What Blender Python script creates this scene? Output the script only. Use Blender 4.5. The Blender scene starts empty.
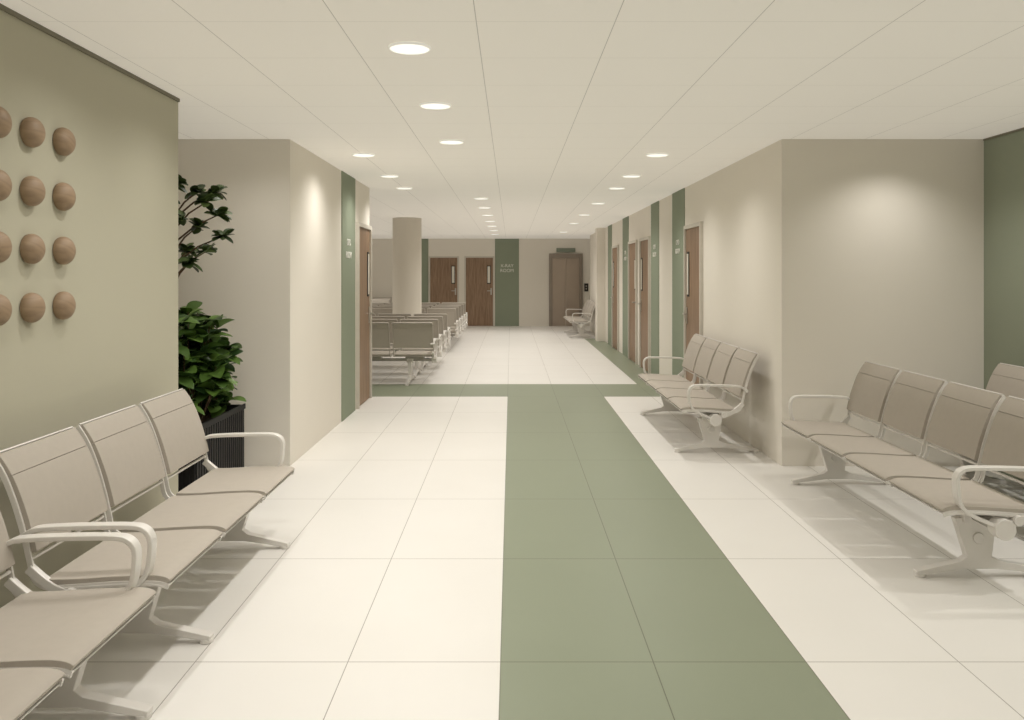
import bpy, math, random
from mathutils import Vector, Matrix
random.seed(7)
scene = bpy.context.scene
scene.view_settings.view_transform = 'Standard'
H = 2.60
F = 840.0

# ---------------------------------------------------------------- materials
def lin(c):
    return tuple(((v/255.0)/12.92 if v/255.0 <= 0.04045 else ((v/255.0+0.055)/1.055)**2.4) for v in c)

def base_mat(name):
    m = bpy.data.materials.new(name); m.use_nodes = True
    nt = m.node_tree
    b = nt.nodes['Principled BSDF']
    return m, nt, b

def N(nt, t, **kw):
    n = nt.nodes.new(t)
    for k, v in kw.items(): setattr(n, k, v)
    return n

def math_node(nt, op, a, b=None, c=None):
    n = nt.nodes.new('ShaderNodeMath'); n.operation = op
    for i, v in enumerate((a, b, c)):
        if v is None: continue
        if isinstance(v, (int, float)): n.inputs[i].default_value = v
        else: nt.links.new(v, n.inputs[i])
    return n.outputs[0]

def simple(name, col, rough=0.6, metal=0.0, spec=0.4, var=0.06, scale=8.0, bump=0.0, bscale=200.0):
    m, nt, b = base_mat(name)
    c = lin(col)
    geo = N(nt, 'ShaderNodeNewGeometry')
    nz = N(nt, 'ShaderNodeTexNoise'); nz.inputs['Scale'].default_value = scale
    nz.inputs['Detail'].default_value = 4
    nt.links.new(geo.outputs['Position'], nz.inputs['Vector'])
    mx = N(nt, 'ShaderNodeMix', data_type='RGBA')
    mx.inputs[6].default_value = (*[v*(1-var) for v in c], 1)
    mx.inputs[7].default_value = (*[min(1, v*(1+var)) for v in c], 1)
    nt.links.new(nz.outputs['Fac'], mx.inputs[0])
    nt.links.new(mx.outputs[2], b.inputs['Base Color'])
    b.inputs['Roughness'].default_value = rough
    b.inputs['Metallic'].default_value = metal
    b.inputs['Specular IOR Level'].default_value = spec
    if bump > 0:
        n2 = N(nt, 'ShaderNodeTexNoise'); n2.inputs['Scale'].default_value = bscale
        tc = N(nt, 'ShaderNodeTexCoord')
        nt.links.new(tc.outputs['Object'], n2.inputs['Vector'])
        bp = N(nt, 'ShaderNodeBump'); bp.inputs['Strength'].default_value = bump
        bp.inputs['Distance'].default_value = 0.002
        nt.links.new(n2.outputs['Fac'], bp.inputs['Height'])
        nt.links.new(bp.outputs[0], b.inputs['Normal'])
    return m

def wood(name, c1, c2, rough=0.5, along='Z'):
    m, nt, b = base_mat(name)
    tc = N(nt, 'ShaderNodeTexCoord')
    mp = N(nt, 'ShaderNodeMapping')
    mp.inputs['Scale'].default_value = (14, 14, 1.2) if along == 'Z' else (3, 3, 16)
    nt.links.new(tc.outputs['Object'], mp.inputs['Vector'])
    nz = N(nt, 'ShaderNodeTexNoise'); nz.inputs['Scale'].default_value = 2.2
    nz.inputs['Detail'].default_value = 6; nz.inputs['Distortion'].default_value = 0.6
    nt.links.new(mp.outputs[0], nz.inputs['Vector'])
    cr = N(nt, 'ShaderNodeValToRGB')
    cr.color_ramp.elements[0].position = 0.3; cr.color_ramp.elements[0].color = (*lin(c1), 1)
    cr.color_ramp.elements[1].position = 0.7; cr.color_ramp.elements[1].color = (*lin(c2), 1)
    nt.links.new(nz.outputs['Fac'], cr.inputs[0])
    nt.links.new(cr.outputs[0], b.inputs['Base Color'])
    b.inputs['Roughness'].default_value = rough
    return m

def line_mask(nt, coord, origin, pitch, width):
    a = math_node(nt, 'SUBTRACT', coord, origin - width/2)
    mdl = math_node(nt, 'FLOORED_MODULO', a, pitch)
    return math_node(nt, 'LESS_THAN', mdl, width)

def between(nt, c, a, b):
    return math_node(nt, 'MULTIPLY', math_node(nt, 'GREATER_THAN', c, a), math_node(nt, 'LESS_THAN', c, b))

def floor_mat():
    m, nt, b = base_mat('floor_tiles')
    geo = N(nt, 'ShaderNodeNewGeometry')
    sp = N(nt, 'ShaderNodeSeparateXYZ'); nt.links.new(geo.outputs['Position'], sp.inputs[0])
    X, Y = sp.outputs[0], sp.outputs[1]
    lx = line_mask(nt, X, -0.041, 0.6, 0.004)
    ly = line_mask(nt, Y, 10.5, 1.2, 0.005)
    lines = math_node(nt, 'MAXIMUM', lx, ly)
    g1 = math_node(nt, 'MULTIPLY', between(nt, X, -0.041, 1.159), math_node(nt, 'LESS_THAN', Y, 11.7))
    g2 = between(nt, Y, 10.5, 11.7)
    g3 = math_node(nt, 'MULTIPLY', math_node(nt, 'GREATER_THAN', X, 1.759), between(nt, Y, 10.5, 20.1))
    g = math_node(nt, 'MAXIMUM', g1, math_node(nt, 'MAXIMUM', g2, g3))
    nz = N(nt, 'ShaderNodeTexNoise'); nz.inputs['Scale'].default_value = 1.3; nz.inputs['Detail'].default_value = 6
    nt.links.new(geo.outputs['Position'], nz.inputs['Vector'])
    w = N(nt, 'ShaderNodeMix', data_type='RGBA')
    w.inputs[6].default_value = (*lin((230, 227, 221)), 1); w.inputs[7].default_value = (*lin((238, 235, 230)), 1)
    nt.links.new(nz.outputs['Fac'], w.inputs[0])
    gr = N(nt, 'ShaderNodeMix', data_type='RGBA')
    gr.inputs[6].default_value = (*lin((137, 144, 123)), 1); gr.inputs[7].default_value = (*lin((143, 150, 129)), 1)
    nt.links.new(nz.outputs['Fac'], gr.inputs[0])
    m1 = N(nt, 'ShaderNodeMix', data_type='RGBA')
    nt.links.new(g, m1.inputs[0]); nt.links.new(w.outputs[2], m1.inputs[6]); nt.links.new(gr.outputs[2], m1.inputs[7])
    m2 = N(nt, 'ShaderNodeMix', data_type='RGBA')
    dk = N(nt, 'ShaderNodeMix', data_type='RGBA', blend_type='MULTIPLY'); dk.inputs[0].default_value = 1
    nt.links.new(m1.outputs[2], dk.inputs[6]); dk.inputs[7].default_value = (0.45, 0.43, 0.40, 1)
    nt.links.new(lines, m2.inputs[0]); nt.links.new(m1.outputs[2], m2.inputs[6]); nt.links.new(dk.outputs[2], m2.inputs[7])
    nt.links.new(m2.outputs[2], b.inputs['Base Color'])
    b.inputs['Roughness'].default_value = 0.38
    b.inputs['Specular IOR Level'].default_value = 0.35
    return m

def ceil_mat():
    m, nt, b = base_mat('ceiling_tiles_glow')
    geo = N(nt, 'ShaderNodeNewGeometry')
    sp = N(nt, 'ShaderNodeSeparateXYZ'); nt.links.new(geo.outputs['Position'], sp.inputs[0])
    X, Y = sp.outputs[0], sp.outputs[1]
    lx = line_mask(nt, X, -0.148, 0.592, 0.004)
    ly = math_node(nt, 'MULTIPLY', line_mask(nt, Y, 3.58, 0.6, 0.004), 0.5)
    lines = math_node(nt, 'MAXIMUM', lx, ly)
    m2 = N(nt, 'ShaderNodeMix', data_type='RGBA')
    m2.inputs[6].default_value = (*lin((226, 221, 211)), 1)
    m2.inputs[7].default_value = (*lin((184, 179, 168)), 1)
    nt.links.new(lines, m2.inputs[0]); nt.links.new(m2.outputs[2], b.inputs['Base Color'])
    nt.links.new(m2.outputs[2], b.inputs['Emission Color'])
    b.inputs['Emission Strength'].default_value = 0.29  # panels are no lamp; glow added to the colour as ambient fill
    b.inputs['Roughness'].default_value = 0.9
    b.inputs['Specular IOR Level'].default_value = 0.1
    return m

def emis(name, col, s):
    m, nt, b = base_mat(name)
    b.inputs['Base Color'].default_value = (*col, 1)
    b.inputs['Emission Color'].default_value = (*col, 1)
    b.inputs['Emission Strength'].default_value = s
    return m

def leaf_mat(name, c1, c2):
    m, nt, b = base_mat(name)
    geo = N(nt, 'ShaderNodeNewGeometry')
    mx = N(nt, 'ShaderNodeMix', data_type='RGBA')
    mx.inputs[6].default_value = (*lin(c1), 1); mx.inputs[7].default_value = (*lin(c2), 1)
    nt.links.new(geo.outputs['Random Per Island'], mx.inputs[0])
    nt.links.new(mx.outputs[2], b.inputs['Base Color'])
    b.inputs['Roughness'].default_value = 0.45
    return m

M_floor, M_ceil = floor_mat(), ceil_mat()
M_beige = simple('beige_plaster', (232, 226, 215), 0.85, spec=0.15, var=0.015, scale=2)
M_olive = simple('olive_plaster', (187, 183, 164), 0.85, spec=0.15, var=0.015, scale=2)
M_green = simple('sage_green_panel', (142, 150, 131), 0.75, spec=0.2, var=0.02, scale=2)
M_dgreen = simple('dark_green_plaster', (148, 154, 136), 0.8, spec=0.2, var=0.02, scale=2)
M_gap = simple('shadow_gap_trim', (132, 127, 112), 0.8, spec=0.1, var=0.02)
M_doorw = wood('walnut_veneer', (124, 98, 76), (153, 126, 101))
M_dome = wood('beech_dome', (138, 116, 92), (164, 140, 113), 0.55, 'H')
M_frame = simple('door_frame_paint', (206, 200, 188), 0.5)
M_pad = simple('taupe_upholstery', (180, 172, 161), 0.75, spec=0.2, var=0.04, scale=30, bump=0.2, bscale=260)
M_metal = simple('powder_coated_metal', (226, 222, 216), 0.35, metal=0.1, spec=0.5, var=0.01)
M_metal2 = simple('grey_coated_metal', (190, 183, 173), 0.45, metal=0.1, spec=0.4, var=0.01)
M_beam = simple('grey_metal_beam', (172, 168, 161), 0.4, metal=0.3, spec=0.5, var=0.01)
M_steel = simple('brushed_steel', (190, 186, 178), 0.3, metal=0.9, var=0.02)
M_bronze = simple('bronze_elevator_panel', (172, 158, 145), 0.3, metal=0.55, var=0.06, scale=3)
M_bronze_d = simple('bronze_elevator_frame', (146, 136, 126), 0.3, metal=0.5, var=0.05)
M_black = simple('black_planter', (24, 23, 22), 0.6, spec=0.3, var=0.1)
M_soil = simple('potting_soil', (50, 40, 30), 0.95, var=0.4, scale=60)
M_bark = simple('brown_bark', (88, 70, 50), 0.9, var=0.3, scale=40)
M_leafa = leaf_mat('tree_leaves', (42, 60, 30), (86, 106, 54))
M_leafb = leaf_mat('shrub_leaves', (32, 62, 24), (96, 126, 52))
M_white = simple('white_lettering', (232, 230, 222), 0.6, var=0.0)
M_glass = simple('frosted_door_glass', (225, 222, 210), 0.3, var=0.01)
M_dark = simple('dark_gasket', (40, 36, 32), 0.5)
M_col = simple('column_plaster', (214, 207, 195), 0.8, spec=0.15, var=0.015, scale=2)
M_lamp = emis('lamp_diffuser', (1, 0.97, 0.90), 0.75)
M_ring = emis('white_lamp_trim_glow', (0.80, 0.78, 0.72), 0.36)  # trim gives no light itself; glow added so the rim reads pale
M_screen = simple('indicator_display', (132, 140, 124), 0.3)

# ---------------------------------------------------------------- builders
COL = scene.collection
class MB:
    def __init__(s): s.v = []; s.f = []
    def box(s, x0, x1, y0, y1, z0, z1):
        o = len(s.v)
        s.v += [(x0,y0,z0),(x1,y0,z0),(x1,y1,z0),(x0,y1,z0),(x0,y0,z1),(x1,y0,z1),(x1,y1,z1),(x0,y1,z1)]
        s.f += [[o+i for i in q] for q in ((0,3,2,1),(4,5,6,7),(0,1,5,4),(1,2,6,5),(2,3,7,6),(3,0,4,7))]
        return s
    def prism_xz(s, pts, y0, y1):
        o = len(s.v); n = len(pts)
        s.v += [(x, y0, z) for x, z in pts] + [(x, y1, z) for x, z in pts]
        s.f.append([o+i for i in range(n)]); s.f.append([o+n+i for i in reversed(range(n))])
        for i in range(n):
            j = (i+1) % n
            s.f.append([o+j, o+i, o+n+i, o+n+j])
        return s
    def strip(s, pts, th, y0, y1, sub=4):
        P = catmull(pts, sub)
        L, R = [], []
        for i, p in enumerate(P):
            a = P[max(0, i-1)]; b = P[min(len(P)-1, i+1)]
            d = Vector((b[0]-a[0], b[1]-a[1])); d.normalize()
            n = Vector((-d.y, d.x))
            L.append((p[0]+n.x*th/2, p[1]+n.y*th/2)); R.append((p[0]-n.x*th/2, p[1]-n.y*th/2))
        o = len(s.v)
        for l, r in zip(L, R):
            s.v += [(l[0], y0, l[1]), (l[0], y1, l[1]), (r[0], y1, r[1]), (r[0], y0, r[1])]
        for i in range(len(P)-1):
            a = o+4*i; b = a+4
            for k in range(4):
                k2 = (k+1) % 4
                s.f.append([a+k, a+k2, b+k2, b+k])
        s.f.append([o+3, o+2, o+1, o]); e = o+4*(len(P)-1)
        s.f.append([e, e+1, e+2, e+3])
        return s
    def cyl(s, c, r, h, axis='Z', n=24, r2=None):
        r2 = r if r2 is None else r2
        o = len(s.v)
        for k, (rr, t) in enumerate(((r, 0), (r2, h))):
            for i in range(n):
                a = 2*math.pi*i/n; u, w = rr*math.cos(a), rr*math.sin(a)
                if axis == 'Z': s.v.append((c[0]+u, c[1]+w, c[2]+t))
                elif axis == 'Y': s.v.append((c[0]+u, c[1]+t, c[2]+w))
                else: s.v.append((c[0]+t, c[1]+u, c[2]+w))
        for i in range(n):
            j = (i+1) % n
            s.f.append([o+i, o+j, o+n+j, o+n+i])
        s.f.append([o+i for i in reversed(range(n))]); s.f.append([o+n+i for i in range(n)])
        return s
    def tube(s, pts, rads, n=8):
        o = len(s.v)
        for i, p in enumerate(pts):
            a = Vector(pts[max(0, i-1)]); b = Vector(pts[min(len(pts)-1, i+1)])
            d = (b-a).normalized()
            u = d.cross(Vector((0.3, 1, 0.1))).normalized(); w = d.cross(u)
            for k in range(n):
                t = 2*math.pi*k/n
                q = Vector(p) + (u*math.cos(t)+w*math.sin(t))*rads[i]
                s.v.append(tuple(q))
        for i in range(len(pts)-1):
            for k in range(n):
                k2 = (k+1) % n
                s.f.append([o+i*n+k, o+i*n+k2, o+(i+1)*n+k2, o+(i+1)*n+k])
        return s
    def mesh(s, name, mat, smooth=None):
        me = bpy.data.meshes.new(name); me.from_pydata(s.v, [], s.f); me.validate()
        import bmesh
        bm = bmesh.new(); bm.from_mesh(me); bmesh.ops.recalc_face_normals(bm, faces=bm.faces); bm.to_mesh(me); bm.free()
        me.materials.append(mat)
        if smooth:
            for p in me.polygons: p.use_smooth = True
            me.set_sharp_from_angle(angle=math.radians(smooth))
        return me

def catmull(pts, sub):
    if sub <= 1 or len(pts) < 3: return pts
    out = []
    n = len(pts)
    for i in range(n-1):
        p0 = Vector(pts[max(0, i-1)]); p1 = Vector(pts[i]); p2 = Vector(pts[i+1]); p3 = Vector(pts[min(n-1, i+2)])
        for k in range(sub):
            t = k/sub
            out.append(tuple(0.5*((2*p1)+(-p0+p2)*t+(2*p0-5*p1+4*p2-p3)*t*t+(-p0+3*p1-3*p2+p3)*t**3)))
    out.append(tuple(pts[-1]))
    return out

def add(name, me, parent=None, loc=(0,0,0), rz=0, bevel=0, seg=2, **props):
    o = bpy.data.objects.new(name, me); COL.objects.link(o)
    o.location = loc; o.rotation_euler = (0, 0, rz)
    if parent: o.parent = parent
    if bevel:
        b = o.modifiers.new('bevel', 'BEVEL'); b.width = bevel; b.segments = seg
        b.limit_method = 'ANGLE'; b.angle_limit = math.radians(40); b.harden_normals = True
    for k, v in props.items(): o[k] = v
    return o

def struct(name, dims, mat, label, cat='wall'):
    return add(name, MB().box(*dims).mesh(name, mat), kind='structure', label=label, category=cat)

# ---------------------------------------------------------------- room shell
XR = 2.153; XL = -1.757; XLW = -2.04; YB = 25.0; YC = 6.68; XG = 3.76
struct('floor', (-7.2, 4.0, -3.2, 25.2, -0.1, 0), M_floor, 'cream tiled floor with sage green tile bands', 'floor')
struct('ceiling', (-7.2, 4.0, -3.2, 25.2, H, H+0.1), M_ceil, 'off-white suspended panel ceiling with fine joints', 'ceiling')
struct('wall_left', (XLW-0.2, XLW, -3.0, 5.15, 0, H), M_olive, 'olive beige plaster wall carrying wooden domes')
struct('wall_alcove', (-3.4, -3.2, 5.15, YC, 0, H), M_beige, 'beige side wall of the planter alcove')
struct('wall_alcove_front', (-3.4, XLW-0.2, 4.95, 5.15, 0, H), M_beige, 'beige return wall of the planter alcove')
struct('wall_left_block', (-7.0, XL, YC, 10.43, 0, H), M_beige, 'beige plastered wall block with a door')
struct('wall_right', (XR, 4.0, YC, 22.9, 0, H), M_beige, 'long beige plastered corridor wall with doors')
struct('wall_right_pilaster', (1.97, XR, 19.2, 19.65, 0, H), M_beige, 'beige plastered pilaster on the corridor wall')
struct('wall_right_green', (XG, XG+0.2, -3.0, YC, 0, H), M_dgreen, 'dark green plaster wall')
struct('wall_back', (-7.2, 4.0, YB, YB+0.2, 0, H), M_beige, 'beige end wall of the corridor')
struct('wall_far_left', (-7.2, -7.0, YC, YB, 0, H), M_beige, 'beige wall of the waiting area')
struct('wall_recess', (3.2, 4.0, 22.9, YB, 0, H), M_beige, 'beige wall beside the elevator')
struct('wall_front', (-7.2, 4.0, -3.2, -3.0, 0, H), M_beige, 'beige wall closing the hall')
tn = [0]
def trim(dims, mat, label):
    tn[0] += 1
    return struct('trim_%d' % tn[0], dims, mat, label, 'trim')
trim((XLW, XLW+0.010, -3.0, 5.15, H-0.020, H), M_gap, 'dark shadow gap strip under the ceiling')
trim((XG-0.01, XG, -3.0, YC-0.008, H-0.014, H), M_gap, 'thin shadow gap strip under the ceiling')
GL = 'sage green full-height wall panel beside a door'
trim((XL, XL+0.008, 8.70, 9.44, 0, H), M_green, GL)
for a, b in ((10.40, 11.18), (12.2, 12.88), (15.35, 16.15), (17.9, 18.6)):
    trim((XR-0.008, XR, a, b, 0, H), M_green, GL)
trim((-0.476, 0.238, YB-0.01, YB, 0, H), M_green, GL)
trim((-2.66, -2.46, YB-0.01, YB, 0, H), M_green, GL)

# ---------------------------------------------------------------- doors
dn = [0]
def make_door(loc, rz, w=0.9, h=2.1, side=1, wall_gap=0.0):
    dn[0] += 1
    fw = 0.045
    leaf = MB().box(-w/2+fw, w/2-fw, -0.012, -0.001, 0.008, h-fw)
    d = add('door_%d' % dn[0], leaf.mesh('door_leaf', M_doorw), None, loc, rz, kind='structure',
            label='walnut veneer door with narrow vision panel and pale frame', category='door')
    fr = MB().box(-w/2, -w/2+fw, -0.035, -0.001, 0, h).box(w/2-fw, w/2, -0.035, -0.001, 0, h).box(-w/2+fw, w/2-fw, -0.035, -0.001, h-fw, h)
    add('door_frame', fr.mesh('door_frame', M_frame), d)
    cx = side*(w/2-0.17)
    add('vision_panel_frame', MB().box(cx-0.055, cx+0.055, -0.020, -0.012, 1.26, 1.80).mesh('vpf', M_dark), d)
    add('vision_panel', MB().box(cx-0.037, cx+0.037, -0.024, -0.020, 1.285, 1.775).mesh('vp', M_glass), d)
    hx = side*(w/2-0.10)
    hd = MB().box(hx-0.02, hx+0.02, -0.02, -0.012, 0.93, 1.13).cyl((hx, -0.06, 1.05), 0.010, 0.045, 'Y', 12)
    hd.box(min(hx, hx-side*0.12), max(hx, hx-side*0.12), -0.068, -0.05, 1.04, 1.06)
    add('door_handle', hd.mesh('door_handle', M_steel), d, label='brushed steel lever handle')
    return d
make_door((XL, 9.96, 0), math.pi/2, 0.9, 2.12, 1)
make_door((XR, 9.86, 0), -math.pi/2, 0.9, 2.12, -1)
make_door((XR, 13.42, 0), -math.pi/2, 0.95, 2.12, -1)
make_door((XR, 14.75, 0), -math.pi/2, 0.95, 2.12, 1)
make_door((XR, 17.2, 0), -math.pi/2, 0.95, 2.12, -1)
make_door((-0.94, YB, 0), 0, 0.9, 2.08, 1)
make_door((-2.0, YB, 0), 0, 0.9, 2.08, 1)

# ---------------------------------------------------------------- elevator
ex = 1.63
el = bpy.data.objects.new('elevator', None); COL.objects.link(el); el.location = (ex, YB, 0)
el['label'] = 'bronze metal elevator doors with frame and floor indicator'; el['category'] = 'elevator'
fr = MB().box(-0.5, -0.40, -0.06, -0.001, 0, 2.16).box(0.40, 0.5, -0.06, -0.001, 0, 2.16).box(-0.4, 0.4, -0.06, -0.001, 2.02, 2.16)
add('elevator_frame', fr.mesh('elevator_frame', M_bronze_d), el, bevel=0.004)
for sx in (-1, 1):
    a, b = (0.004, 0.4) if sx > 0 else (-0.4, -0.004)
    add('elevator_door', MB().box(a, b, -0.02, -0.001, 0.005, 2.02).mesh('elevator_door', M_bronze), el)
add('floor_indicator', MB().box(-0.28, 0.28, -0.05, -0.001, 2.20, 2.32).mesh('floor_indicator', M_screen), el, label='dark green floor indicator display')
cp = add('call_panel', MB().box(-0.06, 0.06, -0.012, 0.0, -0.12, 0.12).mesh('panel_plate', M_dark), el, (2.24-ex, 0, 1.15), label='small dark call panel')
for z in (-0.04, 0.04):
    add('button', MB().cyl((0, -0.018, z), 0.02, 0.006, 'Y', 16).mesh('button', M_steel), cp)

# ---------------------------------------------------------------- column
cm = MB().cyl((0, 0, 0), 0.275, H, 'Z', 64)
add('column', cm.mesh('column', M_col, 40), None, (-1.98, 16.0, 0), kind='structure', label='round beige plastered column', category='column')

# ---------------------------------------------------------------- lettering
def letters(lines, loc, rz, size, label, gap=1.35):
    e = bpy.data.objects.new('wall_lettering', None); COL.objects.link(e)
    e.location = loc; e.rotation_euler = (0, 0, rz); e['label'] = label; e['category'] = 'sign'
    for i, txt in enumerate(lines):
        cu = bpy.data.curves.new('txt', 'FONT'); cu.body = txt; cu.size = size; cu.align_x = 'CENTER'; cu.align_y = 'CENTER'
        cu.extrude = 0.002
        t = bpy.data.objects.new('txt', cu); COL.objects.link(t)
        bpy.context.view_layer.update()
        dg = bpy.context.evaluated_depsgraph_get()
        me = bpy.data.meshes.new_from_object(t.evaluated_get(dg))
        bpy.data.objects.remove(t)
        me.materials.clear(); me.materials.append(M_white)
        o = add('text_line', me, e, (0, 0, ((len(lines)-1)/2-i)*size*gap))
        o.rotation_euler = (math.pi/2, 0, 0)
LB = 'small white room lettering on a sage green panel'
letters(('X-RAY', 'ROOM'), (-0.12, YB-0.013, 1.72), 0, 0.135, LB, 1.05)
letters(('OPD', 'ROOM'), (XL+0.011, 9.05, 1.80), math.pi/2, 0.10, LB, 1.35)
for y in (10.8, 12.55, 15.75):
    letters(('OPD', 'ROOM'), (XR-0.011, y, 1.88), -math.pi/2, 0.095, LB, 1.2)

# ---------------------------------------------------------------- wall domes
def dome_mesh():
    mb = MB(); n = 32; rings = 12; R = 0.064
    prof = []
    for i in range(rings+1):
        t = i/rings; a = t*(math.pi/2+0.35)
        prof.append((0.018+0.046*math.cos(a), R*math.sin(a)))
    prof = [(max(0.001, x), r) for x, r in prof]
    mb.v.append((prof[0][0], 0, 0))
    for x, r in prof[1:]:
        for k in range(n):
            a = 2*math.pi*k/n; mb.v.append((x, r*math.cos(a), r*math.sin(a)))
    for k in range(n): mb.f.append([0, 1+k, 1+(k+1) % n])
    for i in range(len(prof)-2):
        for k in range(n):
            a = 1+i*n; mb.f.append([a+k, a+(k+1) % n, a+n+(k+1) % n, a+n+k])
    mb.f.append([1+(len(prof)-2)*n+k for k in range(n)])
    return mb.mesh('wooden_wall_dome', M_dome, 50)
dm = dome_mesh()
for y in (3.305, 3.545, 3.795):
    for z in (2.122, 1.874, 1.63, 1.382):
        o = add('wooden_wall_dome', dm, None, (XLW, y, z), group='wooden domes on the olive wall',
                label='round light wood dome mounted on olive wall', category='wall decoration')
        o.rotation_euler = (random.uniform(-0.5, 0.5), 0, 0)

# ---------------------------------------------------------------- benches
P = 0.605
def seat_meshes():
    hw = P/2-0.020
    hb = hw-0.010
    pad = MB().strip([(-0.205, 0.398), (-0.10, 0.400), (0.05, 0.409), (0.18, 0.414), (0.230, 0.409), (0.250, 0.398)], 0.022, -hw+0.002, hw-0.002, 5)
    cushion = pad.mesh('seat_cushion', M_pad, 50)
    bk = MB().strip([(-0.246, 0.505), (-0.259, 0.56), (-0.281, 0.64), (-0.312, 0.728), (-0.3357, 0.7808)], 0.024, -hb+0.001, hb-0.001, 5)
    back = bk.mesh('backrest', M_pad, 50)
    hd = MB().strip([(-0.3360, 0.7812), (-0.358, 0.819), (-0.386, 0.858)], 0.024, -hb+0.001, hb-0.001, 4)
    head = hd.mesh('headrest', M_pad, 50)
    fr = MB()
    path = [(0.250, 0.382), (0.20, 0.394), (0.05, 0.392), (-0.12, 0.380), (-0.195, 0.380), (-0.240, 0.410), (-0.258, 0.48), (-0.279, 0.57), (-0.311, 0.68), (-0.352, 0.785), (-0.396, 0.858)]
    for s in (-1, 1):
        a, b = sorted((s*hb, s*(hb+0.010)))
        fr.strip(path, 0.022, a, b, 4)
    fr.strip([(0.244, 0.380), (0.18, 0.392), (0.05, 0.390), (-0.12, 0.378), (-0.205, 0.378)], 0.007, -hw-0.002, hw+0.002, 3)
    fr.cyl((-0.257, -hb, 0.480), 0.007, 2*hb, 'Y', 12)
    fr.strip([(-0.391, 0.859), (-0.396, 0.865)], 0.018, -hb, hb, 1)
    frame = fr.mesh('seat_frame', M_metal, 50)
    frame2 = frame.copy(); frame2.materials.clear(); frame2.materials.append(M_metal2)
    br = MB().box(-0.10, 0.03, -0.13, 0.13, 0.337, 0.376)
    bracket = br.mesh('seat_bracket', M_beam)
    return cushion, back, head, frame, bracket, frame2
SM = seat_meshes()
def arm_mesh():
    a = MB().strip([(-0.285, 0.562), (-0.25, 0.586), (-0.20, 0.596), (-0.05, 0.602), (0.11, 0.603), (0.162, 0.592), (0.186, 0.56), (0.187, 0.51), (0.178, 0.45), (0.155, 0.408), (0.10, 0.372), (0.0, 0.33)], 0.018, -0.024, 0.024, 6)
    a.cyl((-0.285, -0.034, 0.560), 0.014, 0.068, 'Y', 16)
    a.cyl((-0.03, -0.036, 0.318), 0.050, 0.072, 'Y', 32)
    a.cyl((-0.10, -0.028, 0.358), 0.024, 0.056, 'Y', 20)
    a.strip([(-0.262, 0.45), (-0.17, 0.378), (-0.03, 0.325)], 0.034, -0.014, 0.014, 4)
    return a.mesh('armrest', M_metal, 50)
AM = arm_mesh()
def leg_mesh():
    pts = [(-0.455, 0.010), (-0.458, 0.030), (-0.17, 0.082), (-0.115, 0.105), (-0.140, 0.30), (0.070, 0.30), (0.010, 0.105), (0.04, 0.082), (0.262, 0.032), (0.260, 0.010), (0.02, 0.044), (-0.15, 0.044)]
    a = MB().prism_xz(pts, -0.024, 0.024)
    a.cyl((0.238, 0, 0.0), 0.028, 0.018, 'Z', 20)
    a.cyl((-0.433, 0, 0.0), 0.028, 0.018, 'Z', 20)
    a.box(-0.10, 0.035, -0.045, 0.045, 0.280, 0.342)
    a.cyl((-0.045, -0.032, 0.20), 0.028, 0.064, 'Y', 24)
    return a.mesh('bench_leg', M_metal, 30)
LM = leg_mesh()
beam_cache = {}
def make_bench(n, face, legs, label, group, at, rows=False):
    e = bpy.data.objects.new('waiting_bench', None); COL.objects.link(e)
    e.empty_display_size = 0.2
    e['label'] = label; e['category'] = 'bench'; e['group'] = group
    e.location = at; e.rotation_euler = (0, 0, face)
    L = n*P
    if n not in beam_cache:
        beam_cache[n] = MB().box(-0.065, 0.0, -L/2+0.02, L/2-0.02, 0.298, 0.337).mesh('support_beam', M_beam)
    add('support_beam', beam_cache[n], e, bevel=0.008)
    for i in range(n):
        y = -L/2+P*(i+0.5)
        add('seat_cushion', SM[0], e, (0, y, 0), bevel=0.006, seg=2)
        add('backrest', SM[1], e, (0, y, 0), bevel=0.002, seg=1)
        add('headrest', SM[2], e, (0, y, 0), bevel=0.002, seg=1)
        add('seat_frame', SM[5] if rows else SM[3], e, (0, y, 0), bevel=0.002, seg=1)
        add('seat_bracket', SM[4], e, (0, y, 0))
    for s in (-1, 1):
        add('armrest', AM, e, (0, s*(L/2-0.028), 0), bevel=0.004)
    for y in legs:
        add('bench_leg', LM, e, (0, y, 0), bevel=0.004)
    return e
T = 'taupe padded waiting bench with pale metal arms, '
pi = math.pi
WB = 'waiting benches'
make_bench(3, 0, (0.73, -0.47), T+'by olive wall', WB, (-1.50, 3.95, 0))
make_bench(3, 0, (0.82, -0.47), T+'by olive wall', WB, (-1.50, 2.065, 0))
make_bench(4, pi, (0.93, -0.93), T+'by beige wall', WB, (2.30, 5.17, 0))
make_bench(4, pi, (0.955, -0.955), T+'along corridor wall', WB, (1.665, 8.16, 0))
make_bench(4, pi, (0.93, -0.93), T+'by green wall', WB, (3.24, 5.05, 0))
make_bench(4, pi, (0.93, -0.93), T+'by elevator', WB, (1.66, 21.3, 0))
for y in (11.97, 12.84, 13.71, 14.58, 15.42-0.0, 16.85, 17.72, 18.59, 19.46, 20.33):
    if abs(y-15.42) < 0.01: continue
    make_bench(4, pi/2, (0.84, -0.84), T+'in a row', 'waiting area bench rows', (-2.27, y, 0), True)
make_bench(4, -pi/2, (0.93, -0.93), T+'by end wall', WB, (-4.1, 24.4, 0), True)
make_bench(4, -pi/2, (0.93, -0.93), T+'near end wall', WB, (-4.5, 22.6, 0), True)

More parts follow.
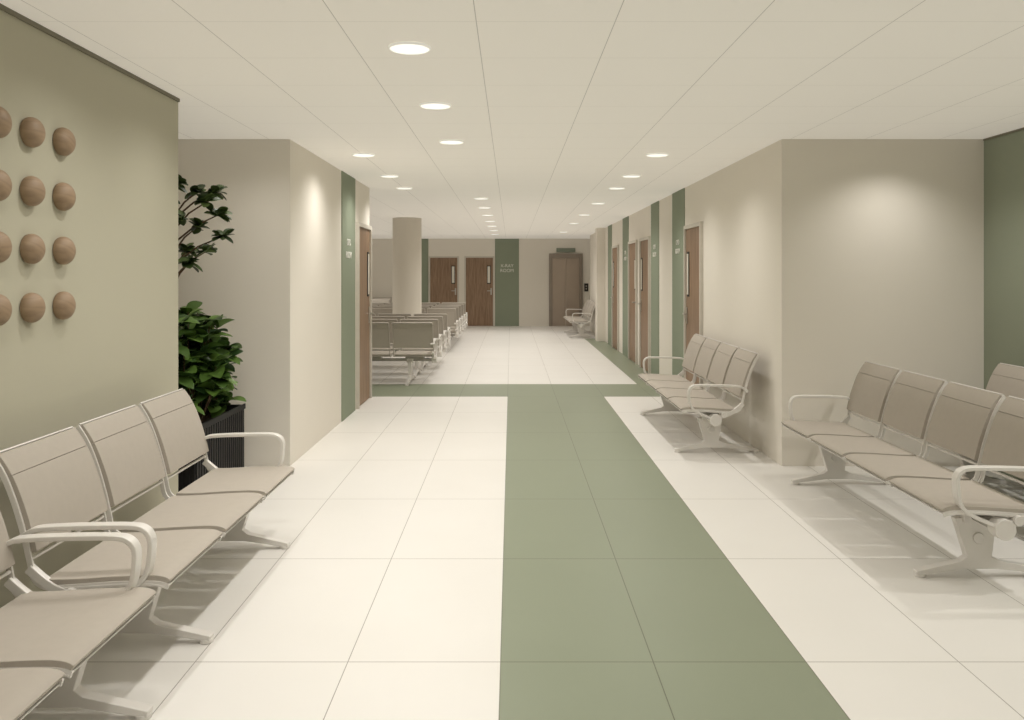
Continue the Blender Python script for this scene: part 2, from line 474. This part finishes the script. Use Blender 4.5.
# ---------------------------------------------------------------- planter and plants
px0, px1, py0, py1, pz = -2.50, -2.02, 5.36, 6.36, 0.54
pl = bpy.data.objects.new('planter', None); COL.objects.link(pl); pl.location = ((px0+px1)/2, (py0+py1)/2, 0)
pl['label'] = 'black ribbed rectangular floor planter with soil'; pl['category'] = 'planter'
w, d = (px1-px0)/2, (py1-py0)/2
b = MB()
t = 0.02
b.box(-w, w, -d, d, 0.0, 0.03); b.box(-w, -w+t, -d, d, 0.03, pz).box(w-t, w, -d, d, 0.03, pz)
b.box(-w+t, w-t, -d, -d+t, 0.03, pz).box(-w+t, w-t, d-t, d, 0.03, pz)
k = -d+0.02
while k < d-0.04:
    b.box(w, w+0.009, k, k+0.028, 0.02, pz-0.03); k += 0.045
k = -w+0.02
while k < w-0.04:
    b.box(k, k+0.028, -d-0.009, -d, 0.02, pz-0.03); k += 0.045
b.box(-w-0.004, w+0.011, -d-0.011, -d, pz-0.03, pz+0.008).box(w, w+0.011, -d, d, pz-0.03, pz+0.008)
add('planter_box', b.mesh('planter_box', M_black), pl)
add('soil', MB().box(-w+t, w-t, -d+t, d-t, 0.03, pz-0.05).mesh('soil', M_soil), pl, label='dark brown potting soil')

def leaf(mb, base, dirv, length, width, droop, ns=5, round_=0.6):
    dirv = dirv.normalized()
    side = dirv.cross(Vector((0, 0, 1)))
    if side.length < 0.1: side = Vector((1, 0, 0))
    side.normalize()
    side = (Matrix.Rotation(random.uniform(-0.6, 0.6), 3, dirv) @ side)
    up = side.cross(dirv)
    o = len(mb.v)
    for i in range(ns+1):
        t = i/ns
        wd = width*0.5*max(0.0, math.sin(math.pi*min(1, t*0.95+0.04)))**round_
        c = base + dirv*length*t + Vector((0, 0, -1))*droop*length*t*t
        mb.v += [tuple(c+side*wd+up*wd*0.3), tuple(c), tuple(c-side*wd+up*wd*0.3)]
    for i in range(ns):
        a = o+3*i
        mb.f.append([a, a+1, a+4, a+3]); mb.f.append([a+1, a+2, a+5, a+4])

tr = bpy.data.objects.new('indoor_tree', None); COL.objects.link(tr); tr.location = (-2.30, 5.60, pz-0.05)
tr['label'] = 'slender green indoor tree growing in black planter'; tr['category'] = 'plant'
tp = [(0, 0, 0), (0.02, 0.02, 0.4), (-0.02, 0.03, 0.8), (0.0, 0.0, 1.1), (0.04, 0.02, 1.35), (0.06, 0, 1.60)]
tk = MB().tube(tp, [0.02, 0.018, 0.016, 0.013, 0.010, 0.005])
lf = MB()
clusters = [(0.28, 0.02, 1.20), (0.20, -0.10, 1.12), (0.37, 0.08, 1.30), (0.30, -0.05, 1.52), (0.18, 0.1, 1.60), (0.10, -0.08, 1.64),
            (-0.02, 0.05, 1.55), (0.30, 0.12, 1.60), (0.14, -0.12, 1.42), (-0.15, 0.1, 1.45),
            (0.37, 0.0, 1.44), (0.12, 0.05, 1.20), (0.22, 0.0, 1.36)]
for (x, y, z) in clusters:
    b0 = Vector((0.02, 0.01, max(0.9, z-0.22))); b1 = Vector((x, y, z))
    tk.tube([tuple(b0), tuple((b0+b1)/2+Vector((0, 0, 0.03))), tuple(b1)], [0.007, 0.006, 0.004], 5)
    for j in range(15):
        aa = random.uniform(-pi, pi)
        dv = Vector((math.cos(aa), math.sin(aa), random.uniform(-0.6, 1.3)))
        back = random.uniform(0, 0.10)
        leaf(lf, b1.lerp(b0, back), dv, random.uniform(0.07, 0.095), random.uniform(0.055, 0.07), 0.15, 7, 0.5)
add('trunk', tk.mesh('trunk', M_bark, 60), tr)
add('foliage', lf.mesh('foliage', M_leafa, 80), tr, label='small rounded dark green leaves')
sh = bpy.data.objects.new('leafy_shrub', None); COL.objects.link(sh); sh.location = (-2.22, 5.88, pz-0.05)
sh['label'] = 'dense broad-leaved green shrub growing in black planter'; sh['category'] = 'plant'
st = MB(); lf = MB()
for i in range(50):
    a = random.uniform(-pi, pi); r = math.sqrt(random.random())
    cx, cy = 0.10*r*math.cos(a), 0.38*r*math.sin(a)
    z1 = random.uniform(0.10, 0.80)*(1.05-0.30*r*r)
    ex_, ey = 0.19*r*math.cos(a), 0.46*r*math.sin(a)
    e = Vector((ex_, ey, z1))
    m_ = Vector(((cx+ex_)/2, (cy+ey)/2, z1*0.5))
    st.tube([(cx*0.6, cy*0.8, 0), tuple(m_), tuple(e)], [0.007, 0.005, 0.003], 6)
    for j in range(12):
        tt = random.random()**0.6
        p = m_.lerp(e, tt)
        aa = random.uniform(-pi, pi)
        dv = Vector((math.cos(aa), math.sin(aa), random.uniform(-0.2, 1.4)))
        leaf(lf, p, dv, random.uniform(0.13, 0.19), random.uniform(0.085, 0.12), 0.3, 7, 0.6)
add('stem', st.mesh('stem', M_bark, 60), sh)
add('foliage', lf.mesh('foliage', M_leafb, 80), sh, label='broad glossy green leaves')

# ---------------------------------------------------------------- downlights
disc = MB().cyl((0, 0, -0.010), 0.090, 0.009, 'Z', 40).mesh('lamp_diffuser', M_lamp, 40)
def ring_mesh():
    mb = MB(); n = 40
    prof = [(0.091, -0.001), (0.091, -0.011), (0.095, -0.012), (0.100, -0.004), (0.100, -0.001)]
    for r, z in prof:
        for k in range(n):
            a = 2*pi*k/n; mb.v.append((r*math.cos(a), r*math.sin(a), z))
    m_ = len(prof)
    for i in range(m_):
        j = (i+1) % m_
        for k in range(n):
            k2 = (k+1) % n
            mb.f.append([i*n+k, i*n+k2, j*n+k2, j*n+k])
    return mb.mesh('lamp_trim', M_ring, 40)
rg = ring_mesh()
def spot(loc, power, size=150, blend=1.0, radius=0.05, col=(1, 0.968, 0.925), rot=(0, 0, 0)):
    l = bpy.data.lights.new('lamp_light', 'SPOT'); l.energy = power; l.spot_size = math.radians(size); l.spot_blend = blend
    l.shadow_soft_size = radius; l.color = col
    o = bpy.data.objects.new('lamp_light', l); COL.objects.link(o); o.location = loc; o.rotation_euler = rot
    return o
def downlight(x, y, power=60):
    e = bpy.data.objects.new('downlight', None); COL.objects.link(e); e.location = (x, y, H)
    e['label'] = 'round recessed ceiling downlight glowing warm white'; e['category'] = 'ceiling light'; e['group'] = 'recessed ceiling downlights'
    add('lamp_diffuser', disc, e); add('lamp_trim', rg, e)
    o = spot((0, 0, -0.03), power); o.parent = e
for y in (3.98, 5.33, 6.78): downlight(-0.48, y)
for y in (2.6, 1.0, -1.2): downlight(-0.48, y, 46)  # out of view above and behind the camera, added as fill light
for y in (11.8, 13.4, 15.1, 16.8, 18.5, 20.3, 22.2): downlight(-0.42, y)
for y in (7.52, 9.13, 10.4): downlight(-1.32, y, 38)
for y in (7.52, 9.13, 10.4, 12.6, 15.0, 17.5, 21.0): downlight(1.31, y, 48)
for y in (13, 16, 19, 22): downlight(-4.2, y, 80)
downlight(1.31, 1.0, 50)  # also out of view, added for fill
# wall-washer spots close to the walls
spot((2.95, 6.20, H-0.02), 26, 130, 1.0, 0.03)
for y in (2.6, 3.7, 4.8): spot((3.30, y, H-0.02), 48, 150, 1.0, 0.012)
for y in (2.6, 3.7, 4.7): spot((-1.40, y, H-0.02), 22, 150, 1.0, 0.012)
spot((-1.85, 6.0, H-0.02), 16, 150, 1.0, 0.03)

w = bpy.data.worlds.new('world'); scene.world = w; w.use_nodes = True
w.node_tree.nodes['Background'].inputs[0].default_value = (1, 0.96, 0.9, 1)
w.node_tree.nodes['Background'].inputs[1].default_value = 0.4

# ---------------------------------------------------------------- camera
cam = bpy.data.cameras.new('camera'); co = bpy.data.objects.new('camera', cam); COL.objects.link(co)
co.location = (0, 0, 1.52); co.rotation_euler = (pi/2, 0, 0)
cam.sensor_width = 36; cam.lens = 36*F/1024
cam.shift_y = -85/1024; cam.shift_x = 1/1024
cam.clip_start = 0.05
scene.camera = co
